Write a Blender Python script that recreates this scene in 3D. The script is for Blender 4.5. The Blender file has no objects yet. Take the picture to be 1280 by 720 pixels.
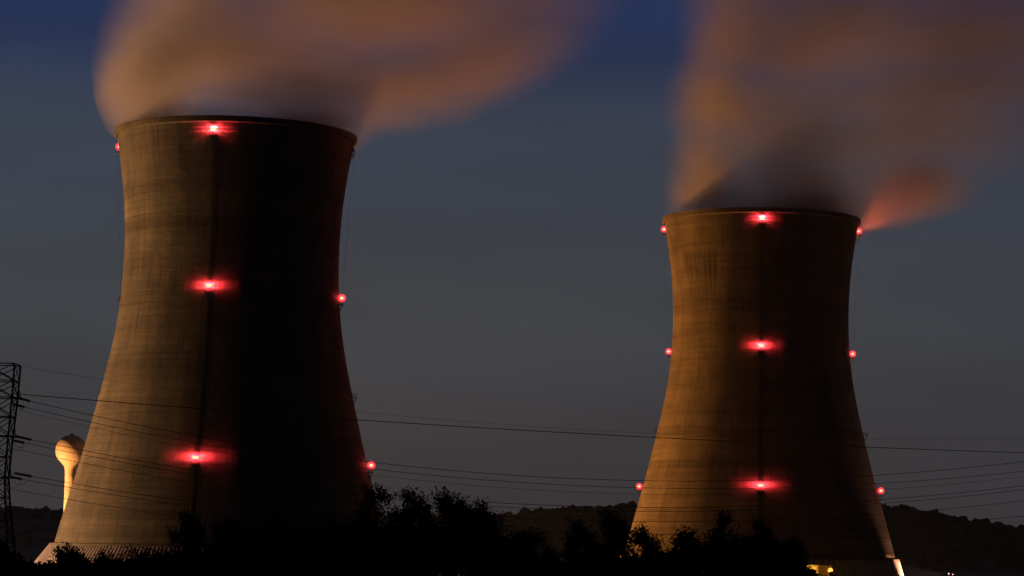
import bpy, bmesh, math, random
from mathutils import Vector, Matrix, noise
random.seed(7)
R = math.radians
C = bpy.context.scene.collection
sc = bpy.context.scene

# ------------------------------------------------------------------ camera
FPX = 3300.0
CAMZ = 9.0
PPY = 200.0        # row of the photograph the lens axis passes through
cam_d = bpy.data.cameras.new('camera')
cam = bpy.data.objects.new('camera', cam_d); C.objects.link(cam)
cam_d.sensor_width = 36.0
cam_d.lens = FPX / 1280 * 36.0
cam_d.shift_y = -(360 - PPY) / 1280
cam_d.clip_start = 0.5
cam_d.clip_end = 30000
CM = Matrix.Rotation(R(90) + math.atan((688 - PPY) / FPX), 4, 'X') @ Matrix.Rotation(0.020, 4, 'Z')
cam.matrix_world = Matrix.Translation((0, 0, CAMZ)) @ CM
sc.camera = cam

def P(px, py, D):
    """point at world depth D seen at this place of the photograph"""
    d = CM.to_3x3() @ Vector(((px - 640) / FPX, -(py - PPY) / FPX, -1))
    return Vector((0, 0, CAMZ)) + d * (D / d.y)

# ------------------------------------------------------------------ world, sun, exposure
world = bpy.data.worlds.new('World'); sc.world = world
world.use_nodes = True
wn = world.node_tree; wn.nodes.clear()
def N(t, kind, **kw):
    n = t.nodes.new(kind)
    for k, v in kw.items(): setattr(n, k, v)
    return n
def lk(t, a, b): t.links.new(a, b)
def mth(t, op, a, b=None, c=None, clamp=False):
    n = N(t, 'ShaderNodeMath', operation=op); n.use_clamp = clamp
    for i, v in enumerate((a, b, c)):
        if v is None: continue
        if isinstance(v, (int, float)): n.inputs[i].default_value = v
        else: lk(t, v, n.inputs[i])
    return n.outputs[0]
def maprange(t, v, a, b, c, d, smooth=False):
    n = N(t, 'ShaderNodeMapRange'); n.interpolation_type = 'SMOOTHSTEP' if smooth else 'LINEAR'
    lk(t, v, n.inputs[0])
    for i, x in enumerate((a, b, c, d)): n.inputs[i + 1].default_value = x
    return n.outputs[0]
def mixc(t, f, a, b, mode='MIX'):
    n = N(t, 'ShaderNodeMix', data_type='RGBA', blend_type=mode)
    for s, v in ((n.inputs[0], f), (n.inputs[6], a), (n.inputs[7], b)):
        if isinstance(v, (int, float)): s.default_value = v
        elif isinstance(v, tuple): s.default_value = (*v, 1) if len(v) == 3 else v
        else: lk(t, v, s)
    return n.outputs[2]

SUN_EL, SUN_AZ = R(-4.0), R(-35)
sky = N(wn, 'ShaderNodeTexSky', sky_type='NISHITA'); sky.sun_disc = False
sky.sun_elevation = SUN_EL; sky.sun_rotation = SUN_AZ
tc = N(wn, 'ShaderNodeTexCoord'); sp = N(wn, 'ShaderNodeSeparateXYZ'); lk(wn, tc.outputs['Generated'], sp.inputs[0])
ramp = N(wn, 'ShaderNodeValToRGB'); lk(wn, mth(wn, 'MULTIPLY', sp.outputs[2], 3.0, clamp=True), ramp.inputs[0])
cr = ramp.color_ramp; cr.interpolation = 'EASE'
cols = [(0.0, (.045, .042, .047)), (.10, (.047, .048, .056)), (.28, (.048, .055, .068)), (.45, (.041, .053, .080)), (.60, (.015, .031, .094)), (.78, (.018, .030, .085)), (1.0, (.012, .018, .05))]
while len(cr.elements) < len(cols): cr.elements.new(.5)
for e, (p, c) in zip(cr.elements, cols): e.position = p; e.color = (*c, 1)
# the afterglow stands in front of the camera; the sky behind is nearly night
front = maprange(wn, sp.outputs[1], 0.1, 0.93, 0.04, 1.0, True)
cn = N(wn, 'ShaderNodeTexNoise'); cn.inputs['Scale'].default_value = 3.0; cn.inputs['Detail'].default_value = 4
cm = N(wn, 'ShaderNodeMapping'); cm.inputs['Scale'].default_value = (1.2, 1.2, 6.0); lk(wn, tc.outputs['Generated'], cm.inputs[0]); lk(wn, cm.outputs[0], cn.inputs['Vector'])
thin = maprange(wn, cn.outputs[0], .3, .7, .80, 1.08, True)                                   # faint smoky streaks of high cloud
glow = mixc(wn, 1.0, ramp.outputs[0], mth(wn, 'MULTIPLY', front, thin), 'MULTIPLY')
bg1 = N(wn, 'ShaderNodeBackground'); lk(wn, sky.outputs[0], bg1.inputs[0]); bg1.inputs[1].default_value = 0.05
bg2 = N(wn, 'ShaderNodeBackground'); lk(wn, glow, bg2.inputs[0]); bg2.inputs[1].default_value = 1.0
add = N(wn, 'ShaderNodeAddShader'); lk(wn, bg1.outputs[0], add.inputs[0]); lk(wn, bg2.outputs[0], add.inputs[1])
wo = N(wn, 'ShaderNodeOutputWorld'); lk(wn, add.outputs[0], wo.inputs[0])

sun_d = bpy.data.lights.new('sun', 'SUN'); sun = bpy.data.objects.new('sun', sun_d); C.objects.link(sun)
sun_d.energy = 0.012; sun_d.angle = R(12); sun_d.color = (1, .55, .35)
sun.rotation_euler = Vector((math.sin(R(35)), -math.cos(R(35)), -0.035)).to_track_quat('-Z', 'Y').to_euler()   # last dusk glow, low behind the towers

vs = sc.view_settings
sc.display_settings.display_device = 'sRGB'
vs.view_transform = 'Standard'; vs.look = 'None'; vs.gamma = 1; vs.exposure = 0.0; vs.use_curve_mapping = False
sc.cycles.volume_bounces = 1
sc.cycles.max_bounces = 5
sc.cycles.transparent_max_bounces = 24
sc.cycles.volume_step_rate = 1.0
sc.cycles.volume_max_steps = 96
sc.cycles.sample_clamp_indirect = 2.0

SODIUM = (1.0, .40, .085)

# ------------------------------------------------------------------ helpers
def tag(o, label=None, cat=None, group=None, kind=None):
    if label: o['label'] = label
    if cat: o['category'] = cat
    if group: o['group'] = group
    if kind: o['kind'] = kind
    return o
def empty(name, loc, label, cat, group=None):
    o = bpy.data.objects.new(name, None); C.objects.link(o); o.location = loc
    return tag(o, label, cat, group)
class MB:
    def __init__(s): s.v = []; s.f = []
    def quad(s, a, b, c, d):
        i = len(s.v); s.v += [a, b, c, d]; s.f.append((i, i + 1, i + 2, i + 3))
    def box(s, c, h, rz=0.0, ax=None):
        """box round c with half sizes h, turned rz about z (or along the axes given)"""
        if ax is None:
            ax = (Vector((math.cos(rz), math.sin(rz), 0)), Vector((-math.sin(rz), math.cos(rz), 0)), Vector((0, 0, 1)))
        c = Vector(c); i = len(s.v)
        for sx in (-1, 1):
            for sy in (-1, 1):
                for sz in (-1, 1): s.v.append(c + ax[0] * h[0] * sx + ax[1] * h[1] * sy + ax[2] * h[2] * sz)
        for q in ((0, 1, 3, 2), (4, 6, 7, 5), (0, 4, 5, 1), (2, 3, 7, 6), (0, 2, 6, 4), (1, 5, 7, 3)): s.f.append(tuple(i + k for k in q))
    def bar(s, a, b, r, r2=None, n=4):
        a = Vector(a); b = Vector(b); d = (b - a)
        if d.length < 1e-6: return
        d.normalize(); u = d.orthogonal().normalized(); w = d.cross(u); r2 = r if r2 is None else r2
        i = len(s.v)
        for p, q in ((a, r), (b, r2)):
            for k in range(n):
                t = 2 * math.pi * (k + .5) / n; s.v.append(p + (u * math.cos(t) + w * math.sin(t)) * q)
        for k in range(n): s.f.append((i + k, i + (k + 1) % n, i + n + (k + 1) % n, i + n + k))
        s.f.append(tuple(i + k for k in reversed(range(n)))); s.f.append(tuple(i + n + k for k in range(n)))
    def lathe(s, prof, n=32, c=(0, 0, 0), cap=True):
        i = len(s.v)
        for r, z in prof:
            for k in range(n):
                t = 2 * math.pi * k / n; s.v.append(Vector((c[0] + r * math.cos(t), c[1] + r * math.sin(t), c[2] + z)))
        for j in range(len(prof) - 1):
            for k in range(n):
                a = i + j * n + k; b = i + j * n + (k + 1) % n; s.f.append((a, b, b + n, a + n))
        if cap:
            s.f.append(tuple(i + k for k in reversed(range(n)))); s.f.append(tuple(i + (len(prof) - 1) * n + k for k in range(n)))
    def build(s, name, m, parent=None, smooth=False):
        me = bpy.data.meshes.new(name); me.from_pydata([tuple(v) for v in s.v], [], s.f); me.update()
        if smooth: me.polygons.foreach_set('use_smooth', [True] * len(me.polygons))
        me.materials.append(m)
        o = bpy.data.objects.new(name, me); C.objects.link(o); o.parent = parent
        return o
def mat(name, col, rough=.8, metal=0.0, var=.25, scale=.6):
    m = bpy.data.materials.new(name); m.use_nodes = True; t = m.node_tree; b = t.nodes['Principled BSDF']
    c = N(t, 'ShaderNodeTexCoord'); n = N(t, 'ShaderNodeTexNoise'); n.inputs['Scale'].default_value = scale; n.inputs['Detail'].default_value = 5
    lk(t, c.outputs['Object'], n.inputs['Vector'])
    f = maprange(t, n.outputs[0], .3, .7, 1 - var, 1 + var)
    lk(t, mixc(t, 1.0, tuple(col), f, 'MULTIPLY'), b.inputs['Base Color'])
    b.inputs['Roughness'].default_value = rough; b.inputs['Metallic'].default_value = metal
    return m
def emis(name, col, s):
    m = bpy.data.materials.new(name); m.use_nodes = True; t = m.node_tree; t.nodes.clear()
    e = N(t, 'ShaderNodeEmission'); e.inputs[0].default_value = (*col, 1); e.inputs[1].default_value = s
    o = N(t, 'ShaderNodeOutputMaterial'); lk(t, e.outputs[0], o.inputs[0]); return m

STEEL = mat('galvanised_steel', (.16, .16, .16), .6, .3)
DARKSTEEL = mat('dark_steel', (.05, .05, .05), .6, .3)
WHITEPAINT = mat('white_tank_paint', (.78, .74, .68), .55, 0, .08, .25)
WALLM = mat('painted_block_wall', (.45, .38, .28), .8)
ROOFM = mat('roof_sheet', (.12, .12, .12), .6)
LEAF = mat('leaf', (.045, .062, .022), .8, 0, .35, 1.5)
BARK = mat('bark', (.07, .055, .04), .95)
WOODS = mat('wooded_canopy', (.028, .032, .022), .95, 0, .4, .03)
GROUNDM = mat('grass_and_gravel', (.07, .065, .04), .95, 0, .4, .05)

# ------------------------------------------------------------------ ground and hills
g = MB(); S = 14000; n = 24
g.quad((-S, -300, 0), (S, -300, 0), (S, S, 0), (-S, S, 0))
tag(g.build('ground', GROUNDM), kind='structure')

def interp(tab, x):
    if x <= tab[0][0]: return tab[0][1]
    for (a, b), (c, d) in zip(tab, tab[1:]):
        if x <= c: return b + (d - b) * (x - a) / (c - a)
    return tab[-1][1]
def hill(ridge, D, x0, x1, depth):
    m = MB(); nx = 120; ny = 14
    for i in range(nx + 1):
        px = x0 + (x1 - x0) * i / nx
        top = P(px, interp(ridge, px) + 3, D)
        for j in range(ny + 1):
            u = j / ny * 2 - 1
            h = max(0.0, math.cos(u * math.pi / 2)) ** 1.2
            y = D + u * depth
            z = top.z * h + (3 * noise.noise(Vector((px * .02, u * 3, D))) * (1 - abs(u))) * (0 if u == 0 else 1) - 1.5
            m.v.append(Vector((top.x, y, z)))
    for i in range(nx):
        for j in range(ny):
            a = i * (ny + 1) + j; m.f.append((a, a + ny + 1, a + ny + 2, a + 1))
    return m
RN = [(-300, 640), (20, 637), (60, 640), (120, 640), (200, 644), (400, 652), (640, 650), (665, 646), (700, 644), (790, 640), (960, 634), (1105, 640), (1130, 642), (1150, 648), (1180, 651), (1230, 660), (1280, 669), (1500, 694)]
RF = [(-400, 636), (20, 636), (60, 640), (150, 642), (400, 655), (700, 660)]
near_hill = hill(RN, 2300, 330, 1750, 420)
far_hill = hill(RF, 3600, -500, 760, 600)
tag(near_hill.build('hill', GROUNDM), kind='structure')
tag(far_hill.build('hill', GROUNDM), kind='structure')

def ico_pts():
    bm = bmesh.new(); bmesh.ops.create_icosphere(bm, subdivisions=2, radius=1)
    v = [x.co.copy() for x in bm.verts]; f = [tuple(q.index for q in p.verts) for p in bm.faces]; bm.free(); return v, f
IV, IFC = ico_pts()
def forest(ridge, D, x0, x1, depth, count, label, seed):
    rnd = random.Random(seed); m = MB()
    for k in range(count):
        px = rnd.uniform(x0, x1); u = -rnd.random() ** 1.6 * .95 if k % 3 else rnd.uniform(-.06, .03)
        top = P(px, interp(ridge, px) + 3, D); h = max(0, math.cos(u * math.pi / 2)) ** 1.2
        r = rnd.uniform(3.2, 6.2) * (1.25 if rnd.random() < .1 else 1); zz = top.z * h + rnd.uniform(-1.5, 2.0) + (3.5 if rnd.random() < .05 and k % 3 == 0 else 0)
        c = Vector((top.x, D + u * depth, zz)); i = len(m.v)
        o = Vector((rnd.random() * 99, rnd.random() * 99, 0)); sz = rnd.uniform(.75, 1.3)
        for v in IV:
            q = 1 + .45 * noise.noise(v * 1.9 + o) + .2 * noise.noise(v * 4.5 + o)
            m.v.append(c + Vector((v.x * r * q, v.y * r * q, v.z * r * q * sz)))
        for f in IFC: m.f.append(tuple(i + a for a in f))
    tag(m.build('forest', WOODS), label, 'forest', kind='stuff')
forest(RN, 2300, 380, 1600, 420, 4200, 'dark wooded ridge behind and right of the towers', 3)
forest(RF, 3600, -300, 330, 600, 900, 'fainter wooded ridge low at the left behind the steel pylon', 4)

# ------------------------------------------------------------------ dusk haze
hz = bpy.data.materials.new('haze'); hz.use_nodes = True; t_ = hz.node_tree; t_.nodes.clear()
hv = N(t_, 'ShaderNodeVolumePrincipled'); hv.inputs['Color'].default_value = (.55, .78, 1.0, 1); hv.inputs['Density'].default_value = 6e-5
ho = N(t_, 'ShaderNodeOutputMaterial'); lk(t_, hv.outputs[0], ho.inputs['Volume'])
m = MB(); m.box((0, 2200, 129), (4200, 2500, 131))
tag(m.build('haze', hz), 'thin dusk haze over the whole place', 'haze', kind='stuff')

# ------------------------------------------------------------------ cooling towers
DL, DR = 670.0, 822.0
TL = P(277, 690, DL); TR = P(949, 690, DR)
RIM = 113.0
prof_pts = [(104.6, 41.6), (98, 39.9), (91, 38.0), (81, 35.3), (72.4, 33.2), (63.7, 31.15), (54.5, 29.25), (48, 28.25), (41.3, 27.6), (33, 27.25), (24.6, 27.4), (16.4, 28.0), (8.2, 29.1), (2.0, 30.1), (0, 30.45)]
prof_pts = sorted(prof_pts)
def rad(depth):
    t = prof_pts; x = depth
    if x <= 0: return t[0][1]
    for i in range(len(t) - 1):
        if x <= t[i + 1][0]:
            x0, y0 = t[max(i - 1, 0)]; x1, y1 = t[i]; x2, y2 = t[i + 1]; x3, y3 = t[min(i + 2, len(t) - 1)]
            m1 = (y2 - y0) / (x2 - x0) if x2 != x0 else 0; m2 = (y3 - y1) / (x3 - x1) if x3 != x1 else 0
            h = x2 - x1; s = (x - x1) / h
            return (2*s**3 - 3*s**2 + 1) * y1 + (s**3 - 2*s**2 + s) * h * m1 + (-2*s**3 + 3*s**2) * y2 + (s**3 - s**2) * h * m2
    return t[-1][1] + (x - t[-1][0]) * .27
def concrete(name, seed, ladder_az, stains, bands, tint):
    m = bpy.data.materials.new(name); m.use_nodes = True; t = m.node_tree; b = t.nodes['Principled BSDF']
    c = N(t, 'ShaderNodeTexCoord'); s = N(t, 'ShaderNodeSeparateXYZ'); lk(t, c.outputs['Object'], s.inputs[0])
    x, y, z = s.outputs
    # angle from the side that faces the road (-y), in radians
    ang = mth(t, 'ARCTAN2', x, mth(t, 'MULTIPLY', y, -1.0))
    def vec(sa, sz, off=0.0):
        v = N(t, 'ShaderNodeCombineXYZ'); lk(t, mth(t, 'MULTIPLY', ang, sa), v.inputs[0]); lk(t, mth(t, 'MULTIPLY', z, sz), v.inputs[1]); v.inputs[2].default_value = seed + off
        return v.outputs[0]
    def nz(sa, sz, det=4, rough=.55, off=0.0):
        n = N(t, 'ShaderNodeTexNoise'); n.inputs['Scale'].default_value = 1; n.inputs['Detail'].default_value = det; n.inputs['Roughness'].default_value = rough
        lk(t, vec(sa, sz, off), n.inputs['Vector']); return n.outputs[0]
    f = maprange(t, nz(.45, .24, 5, .7), .3, .7, .72, 1.25)                                   # broad pour bands
    f = mth(t, 'MULTIPLY', f, maprange(t, nz(1.2, 1.1, 3, .6, 3.1), .3, .7, .87, 1.12))         # single lifts
    f = mth(t, 'MULTIPLY', f, maprange(t, nz(7, .035, 5, .6, 7.7), .35, .7, 1.10, .78))        # long run-off streaks
    f = mth(t, 'MULTIPLY', f, maprange(t, nz(26, .09, 4, .6, 12.3), .56, .72, 1.0, .62))        # short dark streaks
    f = mth(t, 'MULTIPLY', f, maprange(t, nz(5, .10, 4, .6, 20.0), .3, .7, .78, 1.2))          # blotches
    for bz, bw, ba in bands:                                                                   # whole pours that came out darker or paler
        e = mth(t, 'ABSOLUTE', mth(t, 'SUBTRACT', mth(t, 'ADD', z, mth(t, 'MULTIPLY', nz(1.5, .02, 2, .5, bz), 2.0)), bz + 1.0))
        f = mth(t, 'MULTIPLY', f, maprange(t, e, bw * .75, bw, ba, 1.0, True))
    # formwork joints
    lz = mth(t, 'FRACT', mth(t, 'DIVIDE', z, 1.83)); la = mth(t, 'FRACT', mth(t, 'MULTIPLY', ang, 84 / (2 * math.pi)))
    gz = mth(t, 'MULTIPLY', mth(t, 'LESS_THAN', lz, .11), maprange(t, nz(3, .08, 3, .5, 31), .35, .65, .0, .35))
    ga = mth(t, 'MULTIPLY', mth(t, 'LESS_THAN', la, .10), maprange(t, nz(4, .05, 3, .5, 41), .40, .65, .0, .30))
    f = mth(t, 'MULTIPLY', f, mth(t, 'SUBTRACT', 1.0, gz)); f = mth(t, 'MULTIPLY', f, mth(t, 'SUBTRACT', 1.0, ga))
    # dirt run along the caged ladder, fading towards the top
    la_ = mth(t, 'ABSOLUTE', mth(t, 'SUBTRACT', ang, ladder_az))
    dirt = mth(t, 'MULTIPLY', maprange(t, la_, .012, .034, 1.0, 0.0, True), maprange(t, z, 35, 85, .55, .08))
    f = mth(t, 'MULTIPLY', f, mth(t, 'SUBTRACT', 1.0, dirt))
    for (a0, a1, z0, z1, st) in stains:                                                        # patches of ragged dark run marks
        wa = mth(t, 'MULTIPLY', maprange(t, ang, a0 - .04, a0, 0, 1, True), maprange(t, ang, a1, a1 + .04, 1, 0, True))
        wz = mth(t, 'MULTIPLY', maprange(t, z, z0 - 1.0, z0 + 4, 0, 1, True), maprange(t, z, z1 - 1.5, z1 + .8, 1, 0, True))
        k = maprange(t, nz(70, .05, 6, .75, 50 + a0), .42, .62, 0.0, st)
        f = mth(t, 'MULTIPLY', f, mth(t, 'SUBTRACT', 1.0, mth(t, 'MULTIPLY', mth(t, 'MULTIPLY', wa, wz), k)))
    lk(t, mixc(t, 1.0, tint, f, 'MULTIPLY'), b.inputs['Base Color'])
    b.inputs['Roughness'].default_value = .92
    bump = N(t, 'ShaderNodeBump'); bump.inputs['Strength'].default_value = .5; bump.inputs['Distance'].default_value = .25
    lk(t, nz(9, .7, 4, .6, 60), bump.inputs['Height']); lk(t, bump.outputs[0], b.inputs['Normal'])
    return m
def skirt_mat(name):
    m = bpy.data.materials.new(name); m.use_nodes = True; t = m.node_tree; b = t.nodes['Principled BSDF']
    c = N(t, 'ShaderNodeTexCoord'); n = N(t, 'ShaderNodeTexNoise'); n.inputs['Scale'].default_value = .35; n.inputs['Detail'].default_value = 5
    lk(t, c.outputs['Object'], n.inputs['Vector'])
    lk(t, mixc(t, maprange(t, n.outputs[0], .3, .7, 0, 1), (.50, .46, .44), (.78, .73, .70)), b.inputs['Base Color']); b.inputs['Roughness'].default_value = .75
    return m
SKIRT = skirt_mat('corrugated_cladding')

# red warning lights: filament inside an oversized globe whose emission imitates their halo
HOT = emis('filament', (1.0, .36, .14), 3.2)
def halo_globe_mat():
    m = bpy.data.materials.new('red_halo_globe'); m.use_nodes = True; t = m.node_tree; t.nodes.clear()
    lw = N(t, 'ShaderNodeLayerWeight'); lw.inputs[0].default_value = .5
    f = mth(t, 'SUBTRACT', 1.0, lw.outputs['Facing'], clamp=True)
    e = N(t, 'ShaderNodeEmission'); e.inputs[0].default_value = (1.0, .035, .05, 1); lk(t, mth(t, 'MULTIPLY', mth(t, 'POWER', f, 2.4), 2.2), e.inputs[1])
    tr = N(t, 'ShaderNodeBsdfTransparent'); tr.inputs[0].default_value = (1.0, .85, .85, 1)
    a = N(t, 'ShaderNodeAddShader'); lk(t, e.outputs[0], a.inputs[0]); lk(t, tr.outputs[0], a.inputs[1])
    o = N(t, 'ShaderNodeOutputMaterial'); lk(t, a.outputs[0], o.inputs[0]); return m
HALO_GLOBE = halo_globe_mat()
OFFGLOBE = mat('unlit_red_glass', (.20, .03, .03), .3)

def beacon_light(loc, power, parent, beam, upward=None, col=(1, .045, .07)):
    d = bpy.data.lights.new('beacon_lamp', 'POINT'); d.energy = power; d.color = col; d.shadow_soft_size = .25
    d.use_nodes = True; t = d.node_tree
    em = t.nodes['Emission']; ge = N(t, 'ShaderNodeNewGeometry'); s = N(t, 'ShaderNodeSeparateXYZ'); lk(t, ge.outputs['Incoming'], s.inputs[0])
    z = mth(t, 'ABSOLUTE', s.outputs[2])
    st = mth(t, 'ADD', maprange(t, z, 0.0, beam, 1.0, 0.0, True), maprange(t, z, .0, .9, .34, .0, True))                         # a flat all-round beam with weak spill
    if upward:                                                                                # thrown up and away from the wall
        out = mth(t, 'ADD', mth(t, 'MULTIPLY', s.outputs[0], upward.x), mth(t, 'MULTIPLY', s.outputs[1], upward.y))
        st = mth(t, 'MULTIPLY', maprange(t, s.outputs[2], .05, .30, 0.0, 1.0, True), maprange(t, out, .0, .7, 0.0, 1.0, True))
    lk(t, st, em.inputs[1])
    o = bpy.data.objects.new('beacon_lamp', d); C.objects.link(o); o.location = loc; o.parent = parent
    return o

def cooling_tower(center, seed, az0, label, lit, skirt_out, stains, bands):
    root = empty('cooling_tower', (center.x, center.y, 0), label, 'cooling tower', 'cooling towers of the power station')
    CON = concrete('weathered_concrete_' + ('near' if seed < 5 else 'far'), seed, az0, stains, bands, (.225, .215, .15) if seed < 5 else (.24, .21, .165))
    m = MB(); n = 160
    rings = []
    dz = [i * 104.5 / 70 for i in range(71)][::-1]
    for d in dz: rings.append((rad(d), RIM - d))
    inner = [(r - .9 if RIM - z > 3 else r - .7, z) for r, z in rings[::-1]]
    m.lathe(rings + inner, n, cap=False)
    # close the bottom edge
    L = len(rings + inner)
    for k in range(n): m.f.append((k, (L - 1) * n + k, (L - 1) * n + (k + 1) % n, (k + 1) % n))
    m.build('shell', CON, root, True)
    rr = rad(0)
    m = MB(); m.lathe([(rr + .05, RIM - 1.5), (rr + .55, RIM - 1.2), (rr + .55, RIM + .15), (rr - .9, RIM + .15), (rr - .9, RIM - .02), (rr + .03, RIM - .02)], n, cap=False)
    m.build('rim_ring', CON, root)
    # railing round the top
    # (not seen from below; the rim is bare in the photograph)
    # cladding skirt with corrugations
    r0 = rad(104.5) + .9; z0 = RIM - 104.6; m = MB(); nn = 1080
    pro = [(r0 + skirt_out * (1 - (z / z0)) ** 1.0, z) for z in (z0, z0 * .66, z0 * .33, 0)]
    i0 = len(m.v)
    for r, z in pro:
        for k in range(nn):
            a = 2 * math.pi * k / nn; q = r + (.22 if (k // 2) % 2 else -.0)
            m.v.append(Vector((q * math.cos(a), q * math.sin(a), z)))
    for j in range(len(pro) - 1):
        for k in range(nn):
            a = i0 + j * nn + k; b = i0 + j * nn + (k + 1) % nn; m.f.append((a, a + nn, b + nn, b))
    m.build('cladding_skirt', SKIRT, root)
    m = MB(); ri = rad(104.5) - .5
    m.lathe([(r0 + .35, z0 - .25), (r0 + .35, z0 + .22), (ri + .62, z0 + .34), (ri, z0 + .1), (ri, z0 - .25)], n, cap=False); m.build('base_beam', CON, root, False)
    def wallpt(az, d, out=0.0):
        r = rad(d) + out
        return Vector((r * math.sin(az), -r * math.cos(az), RIM - d))
    # caged ladder from the skirt to the rim
    m = MB(); tx = Vector((math.cos(az0), math.sin(az0), 0))
    prev = None
    for i in range(0, 262):
        d = 104 - i * .4
        if d < .4: break
        p = wallpt(az0, d, .12); q = wallpt(az0, d, .45)
        m.bar(p - tx * .3, p + tx * .3, .03)
        if i % 3 == 0:
            ring = [p - tx * .4, p - tx * .42 + (q - p) * .6, q, p + tx * .42 + (q - p) * .6, p + tx * .4]
            for a, b in zip(ring, ring[1:]): m.bar(a, b, .025)
            cur = ring
            if prev:
                for a, b in zip(prev, cur): m.bar(a, b, .028)
            prev = cur
    m.build('caged_ladder', DARKSTEEL, root)
    levels = [('top', 3.0), ('waist', 41.4), ('between', 64.8), ('low', 83.4)]
    for q in range(3):
        az = az0 + (0, -math.pi / 2, math.pi / 2)[q]
        face = ('front', 'left', 'right')[q]
        rn = Vector((math.sin(az), -math.cos(az), 0)); tn = Vector((math.cos(az), math.sin(az), 0)); up = Vector((0, 0, 1))
        if q:
            # safety cable hanging from the rim bracket down to the waist and lowest platform
            m = MB(); pr = None
            pts = [wallpt(az, 3, .8), wallpt(az, 41.4, .9)]
            m.bar(pts[0], pts[1], .022)
            m.build('safety_cable', DARKSTEEL, root)
        for lev, d in levels:
            if lev == 'between' and q == 0: continue
            small = lev == 'top'
            base = wallpt(az, d + 1.9, 0)
            m = MB(); ax = (tn, rn, up)
            w = .9; dep = .62
            m.box(base + rn * dep, (w, dep, .07), ax=ax)
            pf = m.build('platform', DARKSTEEL, root)
            m = MB()
            cs = [base - tn * w + rn * .15, base - tn * w + rn * dep * 1.9, base + tn * w + rn * dep * 1.9, base + tn * w + rn * .15]
            for h in (.55, 1.1):
                for a, b in zip(cs, cs[1:]): m.bar(a + up * h, b + up * h, .035)
            for c_ in cs: m.bar(c_, c_ + up * 1.1, .035)
            rl = m.build('railing', DARKSTEEL, pf)
            for s_ in (-1, 1):
                m = MB(); w0 = wallpt(az, d + 3.6, .05) + tn * w * .8 * s_
                m.bar(w0, base + rn * dep * 1.7 + tn * w * .8 * s_, .07)
                m.build('bracket', DARKSTEEL, pf)
            if lev == 'between': continue
            on = (face, lev) in lit
            # fixture: post, drum, globe
            f0 = base + rn * (dep * 1.25)
            m = MB(); m.bar(f0, f0 + up * .95, .07, n=6); m.lathe([(.22, 0), (.30, .05), (.30, .22), (.2, .28)], 12, c=f0 + up * .9)
            wl = m.build('warning_light', DARKSTEEL, root)
            wl['label'] = ('lit red' if on else 'dark unlit') + ' warning light on the %s side, %s' % ({'front': 'ladder', 'left': 'left', 'right': 'right'}[face], {'top': 'just under the rim', 'waist': 'at the narrow waist', 'low': 'low on the flare'}[lev])
            gc = f0 + up * 1.75
            if on:
                m = MB(); rg = 1.15 if q else 1.5
                m.lathe([(rg * math.sin(a), -rg * math.cos(a)) for a in [R(x) for x in range(3, 180, 9)]], 24, c=gc)
                m.build('beacon_globe', HALO_GLOBE, wl, True)  # lit globe enlarged, halo glow painted by its emission falloff
                m = MB(); fw, fh = (.42, .34) if q else (.85, .34)
                m.lathe([(fw * math.sin(a), -fh * math.cos(a)) for a in [R(x) for x in range(5, 180, 17)]], 12, c=gc)
                m.v = [gc + tn * (v - gc).dot(tn) + rn * (v - gc).dot(rn) * (1 if q else .45) + up * (v - gc).z for v in m.v]
                m.build('filament', HOT, wl, True)
                if q: beacon_light(gc + rn * .5, 900, wl, .3)
                else:
                    for s_ in (-1, 1): beacon_light(gc + up * s_ * .5 + rn * .1, 17000 if lev == 'top' else 6500, wl, .09 if lev == 'top' else .34)
                if q == 2 and lev == 'top': beacon_light(gc + rn * .5, 9000, wl, .4, rn, (1, .16, .05))      # the steam hangs low over this one and catches its beam
            else:
                m = MB(); m.lathe([(.28 * math.sin(a), -.35 * math.cos(a)) for a in [R(x) for x in range(5, 180, 17)]], 12, c=gc - up * .3)
                m.build('beacon_globe', OFFGLOBE, wl, True)
    return root

litL = {('front', 'top'), ('front', 'waist'), ('front', 'low'), ('left', 'top'), ('right', 'waist'), ('right', 'low')}
litR = {(a, b) for a in ('front', 'left', 'right') for b in ('top', 'waist', 'low')}
# stains: angle from, to, height from, to, strength
tl = cooling_tower(TL, 2.0, R(-10.8) + math.atan2(TL.x, TL.y) * -1, 'larger nearer cooling tower at left with no light at its left waist', litL, 6.5,
    [(-1.2, -.7, 70, 80, .4), (-.9, .1, 98, 106, .25)], [(87.5, 1.5, .72), (92.5, 2.6, 1.22), (97, 1.2, .85), (70, 3.5, .88), (52, 2.0, .85), (45, 5, 1.1)])
tr = cooling_tower(TR, 9.0, R(.5) + math.atan2(TR.x, TR.y) * -1, 'smaller farther cooling tower at right with red lights on both sides', litR, 2.5,
    [(-1.05, -.62, 91, 101, .85), (-.95, .0, 76, 92, .38)], [(46, 1.6, .8), (36, 1.3, .75), (41, 3, 1.12), (62, 3, .9), (84, 2, .88), (25, 3, 1.1)])

W = P(89, 563, 900)
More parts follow.
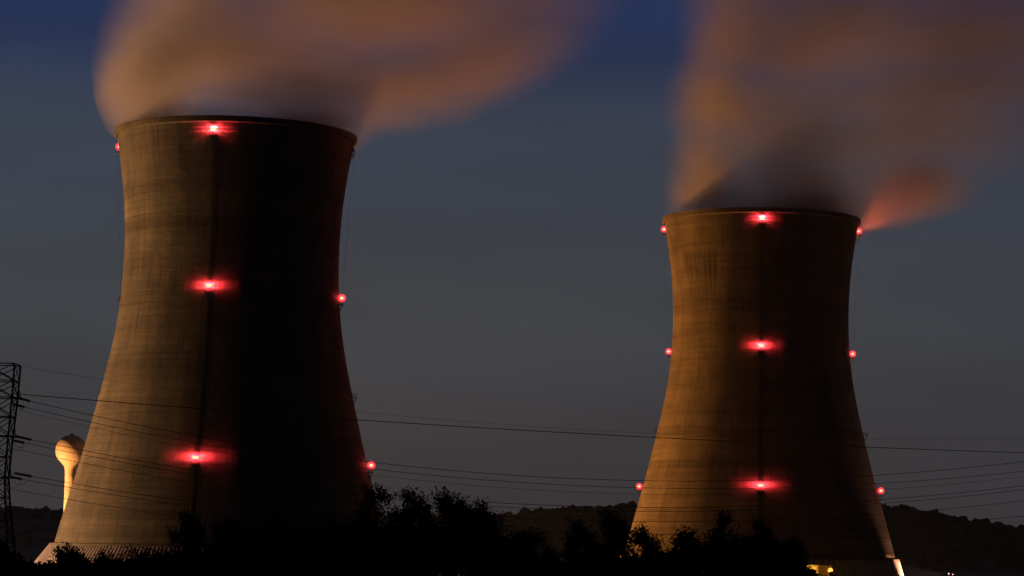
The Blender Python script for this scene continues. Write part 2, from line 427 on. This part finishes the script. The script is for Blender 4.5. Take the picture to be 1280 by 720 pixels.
# ------------------------------------------------------------------ sodium floodlights of the plant (out of the frame or hidden), plus added steam fills
FIXT = mat('lamp_housing', (.12, .12, .12), .5, .4)
LAMPGLASS = emis('sodium_lamp_glass', (1, .5, .14), 12.0)
def floodlight(x, y, z, watts, label, col=SODIUM, size=.5, doors=None, hood=None):
    root = empty('floodlight_mast', (x, y, 0), label, 'floodlight')
    m = MB(); m.bar((0, 0, 0), (0, 0, z - .5), .16, .09, 8); m.build('pole', STEEL, root)
    m = MB(); m.box((0, 0, z - .3), (.55, .25, .12)); m.build('lamp_head', FIXT, root)
    m = MB(); m.box((0, 0, z - .11), (.45, .2, .06)); m.build('lamp_glass', LAMPGLASS, root)
    d = bpy.data.lights.new('flood_lamp', 'POINT'); d.energy = watts; d.color = col; d.shadow_soft_size = size
    if doors:                                                                                  # side shutters: the beam is cut off so many degrees off its aim
        aim = Vector((doors[0].x - x, doors[0].y - y)).normalized(); d.use_nodes = True; t = d.node_tree; em = t.nodes['Emission']
        ge = N(t, 'ShaderNodeNewGeometry'); s = N(t, 'ShaderNodeSeparateXYZ'); lk(t, ge.outputs['Incoming'], s.inputs[0])
        al = mth(t, 'ADD', mth(t, 'MULTIPLY', s.outputs[0], aim.x), mth(t, 'MULTIPLY', s.outputs[1], aim.y))
        ac = mth(t, 'SUBTRACT', mth(t, 'MULTIPLY', s.outputs[1], aim.x), mth(t, 'MULTIPLY', s.outputs[0], aim.y))
        q = mth(t, 'DIVIDE', ac, al)
        f1 = maprange(t, mth(t, 'MULTIPLY', q, -1.0), math.tan(R(doors[1] - 2)), math.tan(R(doors[1] + 3)), 1, 0, True)
        f2 = maprange(t, q, math.tan(R(doors[-1] - 2)), math.tan(R(doors[-1] + 3)), 1, 0, True)
        f3 = mth(t, 'MULTIPLY', mth(t, 'MULTIPLY', f1, f2), mth(t, 'GREATER_THAN', al, 0.0))
        if hood: f3 = mth(t, 'MULTIPLY', f3, maprange(t, mth(t, 'DIVIDE', s.outputs[2], al), math.tan(R(hood)), math.tan(R(hood + 5)), 1, .04, True))
        lk(t, f3, em.inputs[1])
    o = bpy.data.objects.new('flood_lamp', d); C.objects.link(o); o.location = (0, 0, z + .6); o.parent = root
    return root
floodlight(-290, 735, 12, 1.5e6, 'sodium floodlight mast out beyond the left edge, behind the line of the nearer tower', (1, .45, .18), 6, doors=(TL, 15))
floodlight(-330, 660, 12, 0.55e6, 'sodium floodlight mast farthest out beyond the left edge, level with the nearer tower', (1, .45, .18), 6, doors=(TL, 12, 9))
floodlight(-270, 585, 12, 0.13e6, 'sodium floodlight mast out beyond the left edge, on the river side of the nearer tower', (1, .45, .18), 6, doors=(TL, 13, 3))
floodlight(-150, 640, 3, 0.018e6, 'low pinkish floodlight at the foot of the nearer tower skirt', (1, .55, .36), doors=(TL, 50))
floodlight(-96, 792, 10, 0.12e6, 'sodium floodlight mast hidden close behind the nearer tower', (1, .36, .06), 7, doors=(TR, 60))
floodlight(-96, 872, 10, 1.15e6, 'sodium floodlight mast hidden some way behind the nearer tower', (1, .36, .07), 7, doors=(TR, 74))
floodlight(-100, 1000, 10, 0.55e6, 'added unseen fill light far behind the nearer tower, backlighting its steam', (1, .35, .20), 4, doors=(TL, 12))  # invented back light, makes the nearer plume glow from behind
floodlight(140, 817, 2.0, 0.30e6, 'low pinkish floodlight beside the skirt of the farther tower', (1, .42, .22), doors=(TR, 50, 33), hood=13)
floodlight(112, 1180, 10, 0.22e6, 'added unseen fill light far behind the farther tower, backlighting its steam', (1, .36, .18), 4, doors=(TR, 12))  # invented back light, fills the shaded steam above the farther rim
floodlight(128, 1300, 10, 2.6e6, 'added unseen fill light well behind the farther tower, right one of two, for the low steam lobe', (1, .40, .14), 8, doors=(Vector((127, 822, 0)), 3.5, 9))  # lamp put in only to brighten the drooping steam at right
floodlight(W.x - 36, W.y - 24, 4, 0.32e6, 'sodium floodlight mast near the foot of the water tower', (1, .36, .09), 2, doors=(W, 25))

# ------------------------------------------------------------------ water tower
W = P(89, 563, 900)
wt = empty('water_tower', (W.x, W.y, 0), 'pale round-headed water tower on one stem, glowing yellow beside the nearer cooling tower', 'water tower')
zc = W.z; rw = 5.3
m = MB()
pr = []
for k in range(0, 19):
    a = R(k * 10)
    pr.append((rw * math.sin(a), zc + 5.2 * math.cos(a)))
pr = [(r, z) for r, z in pr if z > zc - 3.4]
pr += [(3.1, zc - 4.3), (2.3, zc - 5.2), (1.9, zc - 6.3), (1.72, zc - 8), (1.7, zc - 12)]
pr[0] = (.05, pr[0][1])
m.lathe(pr[::-1], 48); m.build('tank', WHITEPAINT, wt, True)
m = MB(); m.lathe([(3.2, 0), (2.2, 4), (1.72, 9), (1.7, zc - 12)], 32, cap=False); m.build('stem', WHITEPAINT, wt, True)
m = MB(); m.bar((0, 0, zc + 5.1), (0, 0, zc + 5.7), .5, .4, 8); m.bar((0, 0, zc + 5.7), (0, 0, zc + 6.6), .06, n=5); m.build('roof_vent', STEEL, wt)

# ------------------------------------------------------------------ steam
def steam(name, blobs, D, center, label, dens, zmin, seed, nscale=.03):
    mt = bpy.data.materials.new(name); mt.use_nodes = True; t = mt.node_tree; t.nodes.clear()
    c = N(t, 'ShaderNodeTexCoord')
    # slow billows: warp the coordinates a little
    n1 = N(t, 'ShaderNodeTexNoise'); n1.inputs['Scale'].default_value = .022; n1.inputs['Detail'].default_value = 2
    mp = N(t, 'ShaderNodeMapping'); mp.inputs['Location'].default_value = (seed, seed, 0); lk(t, c.outputs['Object'], mp.inputs[0]); lk(t, mp.outputs[0], n1.inputs['Vector'])
    v1 = N(t, 'ShaderNodeVectorMath', operation='SUBTRACT'); lk(t, n1.outputs['Color'], v1.inputs[0]); v1.inputs[1].default_value = (.5, .5, .5)
    v2 = N(t, 'ShaderNodeVectorMath', operation='MULTIPLY_ADD'); lk(t, v1.outputs[0], v2.inputs[0]); v2.inputs[1].default_value = (22, 22, 14); lk(t, c.outputs['Object'], v2.inputs[2])
    tot = None; hull = []
    for (px, py, rx, rz, ry, rot, w) in blobs:
        p = P(px, py, D); k = D / FPX
        q = N(t, 'ShaderNodeMapping', vector_type='TEXTURE'); lk(t, v2.outputs[0], q.inputs[0])
        sx, sy, sz = rx * k, ry, rz * k
        q.inputs['Location'].default_value = p; q.inputs['Rotation'].default_value = (0, -R(rot), 0); q.inputs['Scale'].default_value = (sx, sy, sz)
        gr = N(t, 'ShaderNodeTexGradient', gradient_type='QUADRATIC_SPHERE'); lk(t, q.outputs[0], gr.inputs[0])
        tot = mth(t, 'MULTIPLY', gr.outputs[1], w) if tot is None else mth(t, 'MULTIPLY_ADD', gr.outputs[1], w, tot)
        rm = Matrix.Rotation(-R(rot), 3, 'Y')
        for v in IV: hull.append(p + rm @ Vector((v.x * sx * .93, v.y * sy * .93, v.z * sz * .93)))
    s = N(t, 'ShaderNodeSeparateXYZ'); lk(t, c.outputs['Object'], s.inputs[0])
    n2 = N(t, 'ShaderNodeTexNoise'); n2.inputs['Scale'].default_value = nscale; n2.inputs['Detail'].default_value = 4; n2.inputs['Roughness'].default_value = .6
    m2 = N(t, 'ShaderNodeMapping'); m2.inputs['Rotation'].default_value = (0, R(28), 0); m2.inputs['Scale'].default_value = (.55, 1.0, 2.2); m2.inputs['Location'].default_value = (seed * 3, 0, seed)
    lk(t, c.outputs['Object'], m2.inputs[0]); lk(t, m2.outputs[0], n2.inputs['Vector'])
    f = maprange(t, n2.outputs[0], .34, .66, .45, 1.35, True)
    tot = mth(t, 'MULTIPLY', mth(t, 'SUBTRACT', tot, .02, clamp=False), f)
    tot = mth(t, 'MULTIPLY', mth(t, 'MAXIMUM', tot, 0.0), dens)
    pv = N(t, 'ShaderNodeVolumeScatter'); pv.inputs['Color'].default_value = (.99, .965, .94, 1); lk(t, tot, pv.inputs['Density']); pv.inputs['Anisotropy'].default_value = 0.1
    o = N(t, 'ShaderNodeOutputMaterial'); lk(t, pv.outputs[0], o.inputs['Volume'])
    # the cloud's closed hull, resting on the mouth of the tower
    bm = bmesh.new()
    for v in hull:
        if v.z < zmin(v): v.z = zmin(v)
        bm.verts.new(v)
    r = bmesh.ops.convex_hull(bm, input=bm.verts)
    bmesh.ops.delete(bm, geom=list({x for x in r['geom_interior'] if isinstance(x, bmesh.types.BMVert)} | {x for x in r['geom_unused'] if isinstance(x, bmesh.types.BMVert)}), context='VERTS')
    bmesh.ops.recalc_face_normals(bm, faces=bm.faces)
    me = bpy.data.meshes.new(name); bm.to_mesh(me); bm.free(); me.materials.append(mt)
    ob = bpy.data.objects.new('steam_plume', me); C.objects.link(ob)
    tag(ob, label, 'steam', kind='stuff')
    return ob
#        px   py   rx   rz  ry  rot  w
bl = [(294, 190, 178, 62, 34, 1, 2.6), (190, 112, 80, 82, 32, -10, 1.8), (205, 160, 66, 34, 30, 0, 1.4), (450, 50, 160, 90, 36, 10, .6), (196, 85, 92, 95, 34, -8, .9), (235, 10, 110, 110, 40, -10, .8), (300, 70, 190, 100, 40, 5, .9),
      (395, 120, 160, 78, 34, 6, 1.3), (385, 165, 100, 48, 32, 0, 2.2), (500, 118, 142, 66, 34, 14, 1.2), (600, 72, 150, 85, 40, 22, .6), (420, -20, 230, 110, 50, 12, .8),
      (560, 0, 190, 110, 50, 20, .6), (680, 0, 170, 130, 50, 30, .35)]
steam('steam', bl, DL, TL, 'orange-lit steam leaning right from the nearer cooling tower', .085, lambda v: RIM - 1 if v.x < TL.x else RIM - 6, 1.0)
br = [(952, 290, 146, 66, 32, 0, 2.4), (880, 232, 70, 95, 32, -3, 2.0), (900, 120, 95, 130, 40, 0, .9), (915, 10, 100, 110, 40, 0, .8), (985, 250, 110, 60, 34, 0, 1.4), (990, 200, 150, 110, 40, 0, 1.2), (1000, 80, 160, 130, 40, 0, .7),
      (1020, 262, 85, 50, 30, 0, 1.9), (1135, 236, 100, 54, 32, 8, 1.9), (1094, 254, 56, 34, 20, 0, 1.6), (1140, 140, 170, 110, 42, 20, .8), (1060, 20, 200, 130, 50, 0, .6), (1190, 40, 180, 140, 50, 25, .65), (1235, 130, 130, 130, 40, 40, .6), (1290, 30, 170, 150, 50, 30, .7)]
steam('steam', br, DR, TR, 'dim brown steam rising from the farther cooling tower at right', .065, lambda v: RIM - 6, 6.0)

# ------------------------------------------------------------------ steel pylon and its wires
DP = 420.0
pk = DP / FPX
pc = P(-6, 600, DP)
py_ = empty('steel_pylon', (pc.x, pc.y, 0), 'lattice steel pylon cut by the left edge of the photo', 'pylon')
def zpx(y): return P(-6, y, DP).z
def hw(y): return interp([(455, 21 * pk), (500, 19.5 * pk), (545, 16.5 * pk), (600, 14 * pk), (640, 18 * pk), (678, 23 * pk), (760, 33 * pk)], y)
m = MB(); ys = [455, 476, 497, 521, 545, 571, 597, 622, 650, 682, 716, 752]
ys = [y for y in ys if zpx(y) > 0]
corner = lambda y, i: Vector(((-1, 1, 1, -1)[i] * hw(y), (-1, -1, 1, 1)[i] * hw(y), max(zpx(y), 0)))
for a, b in zip(ys, ys[1:] ):
    for i in range(4):
        j = (i + 1) % 4
        m.bar(corner(a, i), corner(b, i), .15)
        m.bar(corner(a, i), corner(b, j), .075); m.bar(corner(a, j), corner(b, i), .075)
        m.bar(corner(a, i), corner(a, j), .09)
for i in range(4):
    b = ys[-1]; m.bar(corner(b, i), Vector((corner(b, i).x * 1.1, corner(b, i).y * 1.1, 0)), .15)
m.build('lattice_body', DARKSTEEL, py_)
for ay, L in ((497, 27), (546, 24), (596, 20)):
    m = MB()
    for s_ in (-1, 1):
        tip = Vector((s_ * L * pk, 0, zpx(ay)))
        for i in ((0, 3) if s_ < 0 else (1, 2)):
            m.bar(corner(ay, i), tip, .10); m.bar(corner(ay - 14, i), tip, .07)
    m.build('crossarm', DARKSTEEL, py_)
WIRE = mat('dark_conductor', (.03, .03, .03), .6)
wires = [('far thin wire strung highest from the pylon top', (14, 456), (650, 532), (1280, 547), .022, None),
 ('long near-straight wire crossing both towers between their middle and lower red lights', (17, 492), (640, 537), (1280, 566), .075, None),
 ('wire from the upper crossarm, its topmost sagging conductor', (20, 497), (650, 594.5), (1280, 577), .055, 37),
 ('second sagging conductor from the upper crossarm', (15, 505), (650, 603), (1280, 589), .05, 30),
 ('faint lowest conductor from the upper crossarm', (16, 511), (650, 611), (1280, 596), .03, None),
 ('wire from the middle crossarm, its topmost conductor', (18, 545), (650, 630), (1280, 607), .055, 39),
 ('second conductor from the middle crossarm', (14, 550), (650, 635), (1280, 612), .05, 30),
 ('lowest conductor from the middle crossarm', (14, 560), (650, 647), (1280, 626), .045, None),
 ('wire from the lower crossarm, its topmost conductor', (16, 591), (650, 664), (1280, 645), .055, 39),
 ('second conductor from the lower crossarm', (12, 596), (650, 672), (1280, 660), .05, 27),
 ('lowest wire of all, just above the trees', (12, 611), (650, 688), (1280, 682), .045, None)]
INS = mat('brown_insulator', (.035, .025, .02), .4)
for lab, a, b, c, r, ins in wires:
    def wy(x):
        (x0, y0), (x1, y1), (x2, y2) = a, b, c
        return y0 * (x - x1) * (x - x2) / ((x0 - x1) * (x0 - x2)) + y1 * (x - x0) * (x - x2) / ((x1 - x0) * (x1 - x2)) + y2 * (x - x0) * (x - x1) / ((x2 - x0) * (x2 - x1))
    def wp(x): return P(x, wy(x), DP + 60 * (x - a[0]) / 1280)
    root = empty('power_line', tuple(wp(a[0])), lab, 'power line', 'wires running right from the pylon')
    o0 = wp(a[0]); m = MB(); xs = [a[0] + (1640 - a[0]) * i / 90 for i in range(91)]; r *= .85
    pts = [wp(x) - o0 for x in xs]; nsd = 5
    for p, q in zip(pts, pts[1:]): m.bar(p, q, r, n=nsd)
    m.build('conductor', WIRE, root)
    if ins:
        m = MB()
        x = a[0] + 3
        while x < ins:
            p = wp(x) - o0; q = wp(x + .9) - o0; m.bar(p, q, .26, .14, 8); x += 1.15
        m.bar(wp(a[0] + 2) - o0, wp(ins) - o0, .13, n=6)
        m.build('insulator_string', INS, root)
        # slack jumper under the insulators
        m = MB(); A = wp(ins) - o0; B = wp(a[0] - 4) - o0 + Vector((0, 0, -.6)); pr = None
        for i in range(15):
            s_ = i / 14; p = A.lerp(B, s_) + Vector((0, 0, -2.2 * 4 * s_ * (1 - s_) * .6)); 
            if pr is not None: m.bar(pr, p, .03)
            pr = p
        m.build('jumper', WIRE, root)

# ------------------------------------------------------------------ pump house, lamps by the farther tower
bc = P(1024, 720, 765)
ph = empty('pump_house', (bc.x, bc.y, 0), 'small block building with lamplit wall in front of the farther tower', 'building')
zt = P(1024, 707, 765).z
m = MB(); m.box((0, 3, zt / 2), (3.6, 3, zt / 2)); m.build('wall', WALLM, ph)
m = MB(); m.box((0, 2.9, zt + .14), (3.9, 3.3, .13)); m.build('roof', ROOFM, ph)
m = MB(); m.box((1.4, -.03, 1.1), (.55, .04, 1.1)); dr = m.build('door', DARKSTEEL, ph)
m = MB(); m.box((.95, -.10, 1.05), (.04, .04, .12)); m.build('handle', STEEL, dr)
def lamp(px, py, D, label, r, watts, parent_wall=False, col=(1, .62, .10), cat='lamp'):
    p = P(px, py, D)
    root = empty('yard_lamp', (p.x, p.y, 0), label, cat)
    m = MB(); m.bar((0, .25, 0), (0, .25, p.z + .1), .09, .06, 8); m.bar((0, .25, p.z + .1), (0, 0, p.z + r + .05), .05, n=6); m.build('pole', STEEL, root)
    m = MB(); m.lathe([(r * math.sin(a), p.z - r * math.cos(a)) for a in [R(x) for x in range(5, 180, 12)]], 16); m.build('lamp_globe', emis('lit_globe', (col[0], col[1] * .75, col[2] * 1.1), 2.6), root, True)
    d = bpy.data.lights.new('yard_light', 'POINT'); d.energy = watts; d.color = col; d.shadow_soft_size = .2
    d.use_nodes = True; t = d.node_tree; ge = N(t, 'ShaderNodeNewGeometry'); s = N(t, 'ShaderNodeSeparateXYZ'); lk(t, ge.outputs['Incoming'], s.inputs[0])
    lk(t, maprange(t, s.outputs[2], .15, .35, 1, 0, True), t.nodes['Emission'].inputs[1])       # shaded above
    o = bpy.data.objects.new('yard_light', d); C.objects.link(o); o.location = (0, -.1 - r, p.z); o.parent = root
lamp(1038, 713, 762.5, 'bright yellow lamp in front of the farther tower, beside the lit block building', .72, 15000, col=(1, .46, .05))
lamp(1186, 717, 900, 'tiny pale lamp low at the right, left one of a close pair', .22, 60, col=(1, .7, .4))
lamp(1191, 718, 903, 'tiny pale lamp low at the right, right one of a close pair', .18, 60, col=(1, .7, .4))
lamp(29, 701, 640, 'small bright lamp at the foot of the nearer tower beyond the trees at left', .30, 2500, col=(1, .55, .25))

# ------------------------------------------------------------------ trees in front
def tree_meshes(seed, H, rc):
    """one tree: trunk and limbs; crown of leaf-sized faces in clumps. rc crown half width"""
    rnd = random.Random(seed); tb = MB(); lf = MB(); tips = []
    def limb(p, e, r):
        q = p; n_ = 4; mid = p.lerp(e, .5) + Vector((rnd.gauss(0, .25), rnd.gauss(0, .25), rnd.uniform(-.1, .3)))
        for s_ in range(1, n_ + 1):
            t_ = s_ / n_; c = p.lerp(mid, t_).lerp(mid.lerp(e, t_), t_); tb.bar(q, c, r * (1 - .2 * (s_ - 1)), r * (1 - .2 * s_), 5); q = c
    top = Vector((rnd.gauss(0, .2), rnd.gauss(0, .2), H * .86)); limb(Vector((0, 0, 0)), top, .19)
    ph = rnd.random() * 6
    def lim(a, z):     # crown half width at height share z, uneven round the crown
        b = math.sin(min(1, max(0, (z - .12) / .88)) ** .8 * math.pi) ** .55 if .12 < z < 1 else 0
        return rc * b * (1 + .22 * math.sin(2 * a + ph + 6 * z) + .16 * math.sin(5 * a + 2 * ph + 9 * z))
    shoots = []
    for i in range(34):
        z = rnd.uniform(.25, .97); a = rnd.uniform(0, 6.283); rr = lim(a, z) * rnd.uniform(.45, 1.05)
        e = Vector((math.cos(a) * rr, math.sin(a) * rr, z * H)); b = Vector((0, 0, max(1.2, z * H * rnd.uniform(.5, .8)))); b = Vector((top.x * b.z / top.z, top.y * b.z / top.z, b.z)) if b.z < top.z else top
        limb(b, e, .075); shoots.append(e)
        for k in range(7):
            d = Vector((rnd.gauss(0, 1), rnd.gauss(0, 1), rnd.gauss(.5, .8))).normalized() * rnd.uniform(.4, 1.15)
            q = e + d; q.z = min(q.z, H); tb.bar(e, q, .03, .012, 3); tips.append((q, .24)); tips.append((e.lerp(q, .5), .2))
    for i in range(150):
        z = rnd.uniform(.12, .93); a = rnd.uniform(0, 6.283); rr = lim(a, z) * rnd.random() ** .5 * .9
        tips.append((Vector((math.cos(a) * rr, math.sin(a) * rr, z * H)), .42))
    for t, cr_ in tips:
        for k in range(21 if cr_ < .3 else 46):
            c = t + Vector((rnd.gauss(0, cr_), rnd.gauss(0, cr_), rnd.gauss(0, cr_ * .8)))
            s_ = rnd.uniform(.07, .15); u = Vector((rnd.gauss(0, 1), rnd.gauss(0, 1), rnd.gauss(0, 1))).normalized(); w = u.orthogonal().normalized()
            lf.quad(c - u * s_, c + w * s_ * .6, c + u * s_, c - w * s_ * .6)
    return tb, lf
protos = []
specs = [(11, 12.5, 2.6), (12, 12.5, 3.0), (13, 12.5, 2.3), (14, 12.5, 3.3), (15, 12.5, 2.8)]
# px of trunk, treetop y, distance, half width px, label
trees = [
 (2, 677, 150, 18, 'dark bushy tree at the extreme left edge under the pylon'),
 (88, 681, 150, 26, 'low dark tree in front of the nearer tower, left end of its pale skirt'),
 (128, 692, 155, 26, 'low round tree just left of the little pointed treetop'),
 (166, 676, 150, 22, 'small pointed treetop in front of the nearer tower skirt'),
 (204, 690, 158, 26, 'low tree filling the gap right of the little pointed treetop'),
 (240, 645, 150, 28, 'taller tree in front of the nearer tower directly below its ladder'),
 (292, 650, 155, 34, 'tree right of the ladder before the dark side of the nearer tower'),
 (350, 648, 150, 38, 'tree before the middle of the dark side of the nearer tower'),
 (412, 640, 154, 38, 'tree before the right part of the nearer tower base'),
 (474, 613, 150, 34, 'tall tree at the right foot of the nearer tower, first of the high clump'),
 (520, 617, 156, 32, 'tall tree in the middle of the high clump between the towers'),
 (566, 613, 150, 34, 'tallest rounded tree right of the middle of the high clump'),
 (610, 630, 153, 30, 'tree ending the high clump on its right, before the hill'),
 (652, 655, 158, 32, 'lower tree in front of the hill between the towers'),
 (690, 690, 150, 26, 'lowest tree in the dip between the towers'),
 (728, 655, 156, 28, 'tree right of the dip between the towers'),
 (768, 637, 150, 32, 'tall tree touching the left foot of the farther tower'),
 (812, 661, 154, 26, 'small tree before the lit left foot of the farther tower'),
 (855, 654, 150, 28, 'forked tree before the lit side of the farther tower'),
 (908, 645, 152, 34, 'tall tree below the ladder of the farther tower, its left side'),
 (955, 652, 156, 30, 'tree directly below the lowest front light of the farther tower'),
 (995, 672, 150, 22, 'last tree of the row, left of the lamplit block building'),
]
for sd, H, rc in specs:
    a, b = tree_meshes(sd, H, rc)
    protos.append((a, b, H, rc))
used = {}
for i, (px, ty, D, hwp, lab) in enumerate(trees):
    k = (i * 3 + 1) % len(protos); tb, lf, H, rc = protos[k]
    top = P(px, ty, D); k_px = D / FPX
    root = empty('leafy_tree', (top.x, top.y, 0), lab, 'tree', 'trees along the front of the plant')
    sxy = hwp * k_px / rc * 1.15; sz = top.z / H
    if k not in used:
        t_ = tb.build('trunk', BARK, root); c_ = lf.build('crown', LEAF, root); used[k] = (t_, c_)
    else:
        t0, c0 = used[k]; t_ = t0.copy(); c_ = c0.copy()
        for o_ in (t_, c_): C.objects.link(o_); o_.parent = root
    root.scale = (sxy, sxy, sz); root.rotation_euler = (0, 0, i * 2.4)
# undergrowth under and between them
rnd = random.Random(5); ug = MB()
top_tab = [(-30, 690), (22, 694), (34, 706), (60, 706), (110, 706), (160, 702), (230, 694), (400, 676), (500, 660), (600, 662), (640, 680), (680, 704), (705, 706), (740, 696), (800, 698), (845, 690), (870, 684), (900, 676), (960, 672), (998, 690), (1010, 712), (1024, 722), (1060, 724), (1100, 730)]
for k in range(42000):
    px = rnd.uniform(-30, 1045); D = rnd.uniform(162, 178)
    tz = P(px, interp(top_tab, px), D).z + .45 * noise.noise(Vector((px * .09, D * .4, 0))) + .25 * noise.noise(Vector((px * .3, D, 3)))
    z = tz - abs(rnd.gauss(0, 1.0)) * 1.1; x = P(px, 700, D).x
    if z < 0: continue
    s_ = rnd.uniform(.10, .20); uu = Vector((rnd.gauss(0, 1), rnd.gauss(0, 1), rnd.gauss(0, 1))).normalized(); w = uu.orthogonal().normalized(); c = Vector((x, D, z))
    ug.quad(c - uu * s_, c + w * s_ * .6, c + uu * s_, c - w * s_ * .6)
for k in range(260):
    px = rnd.uniform(-30, 1045); D = rnd.uniform(164, 177); tz = P(px, interp(top_tab, px), D).z - .7; x = P(px, 700, D).x
    if tz < 1: continue
    ug.bar((x + rnd.gauss(0, .4), D, 0), (x, D, tz), .09, .03)
tag(ug.build('undergrowth', LEAF), 'black undergrowth along the bottom of the photo beneath the trees', 'undergrowth', kind='stuff')
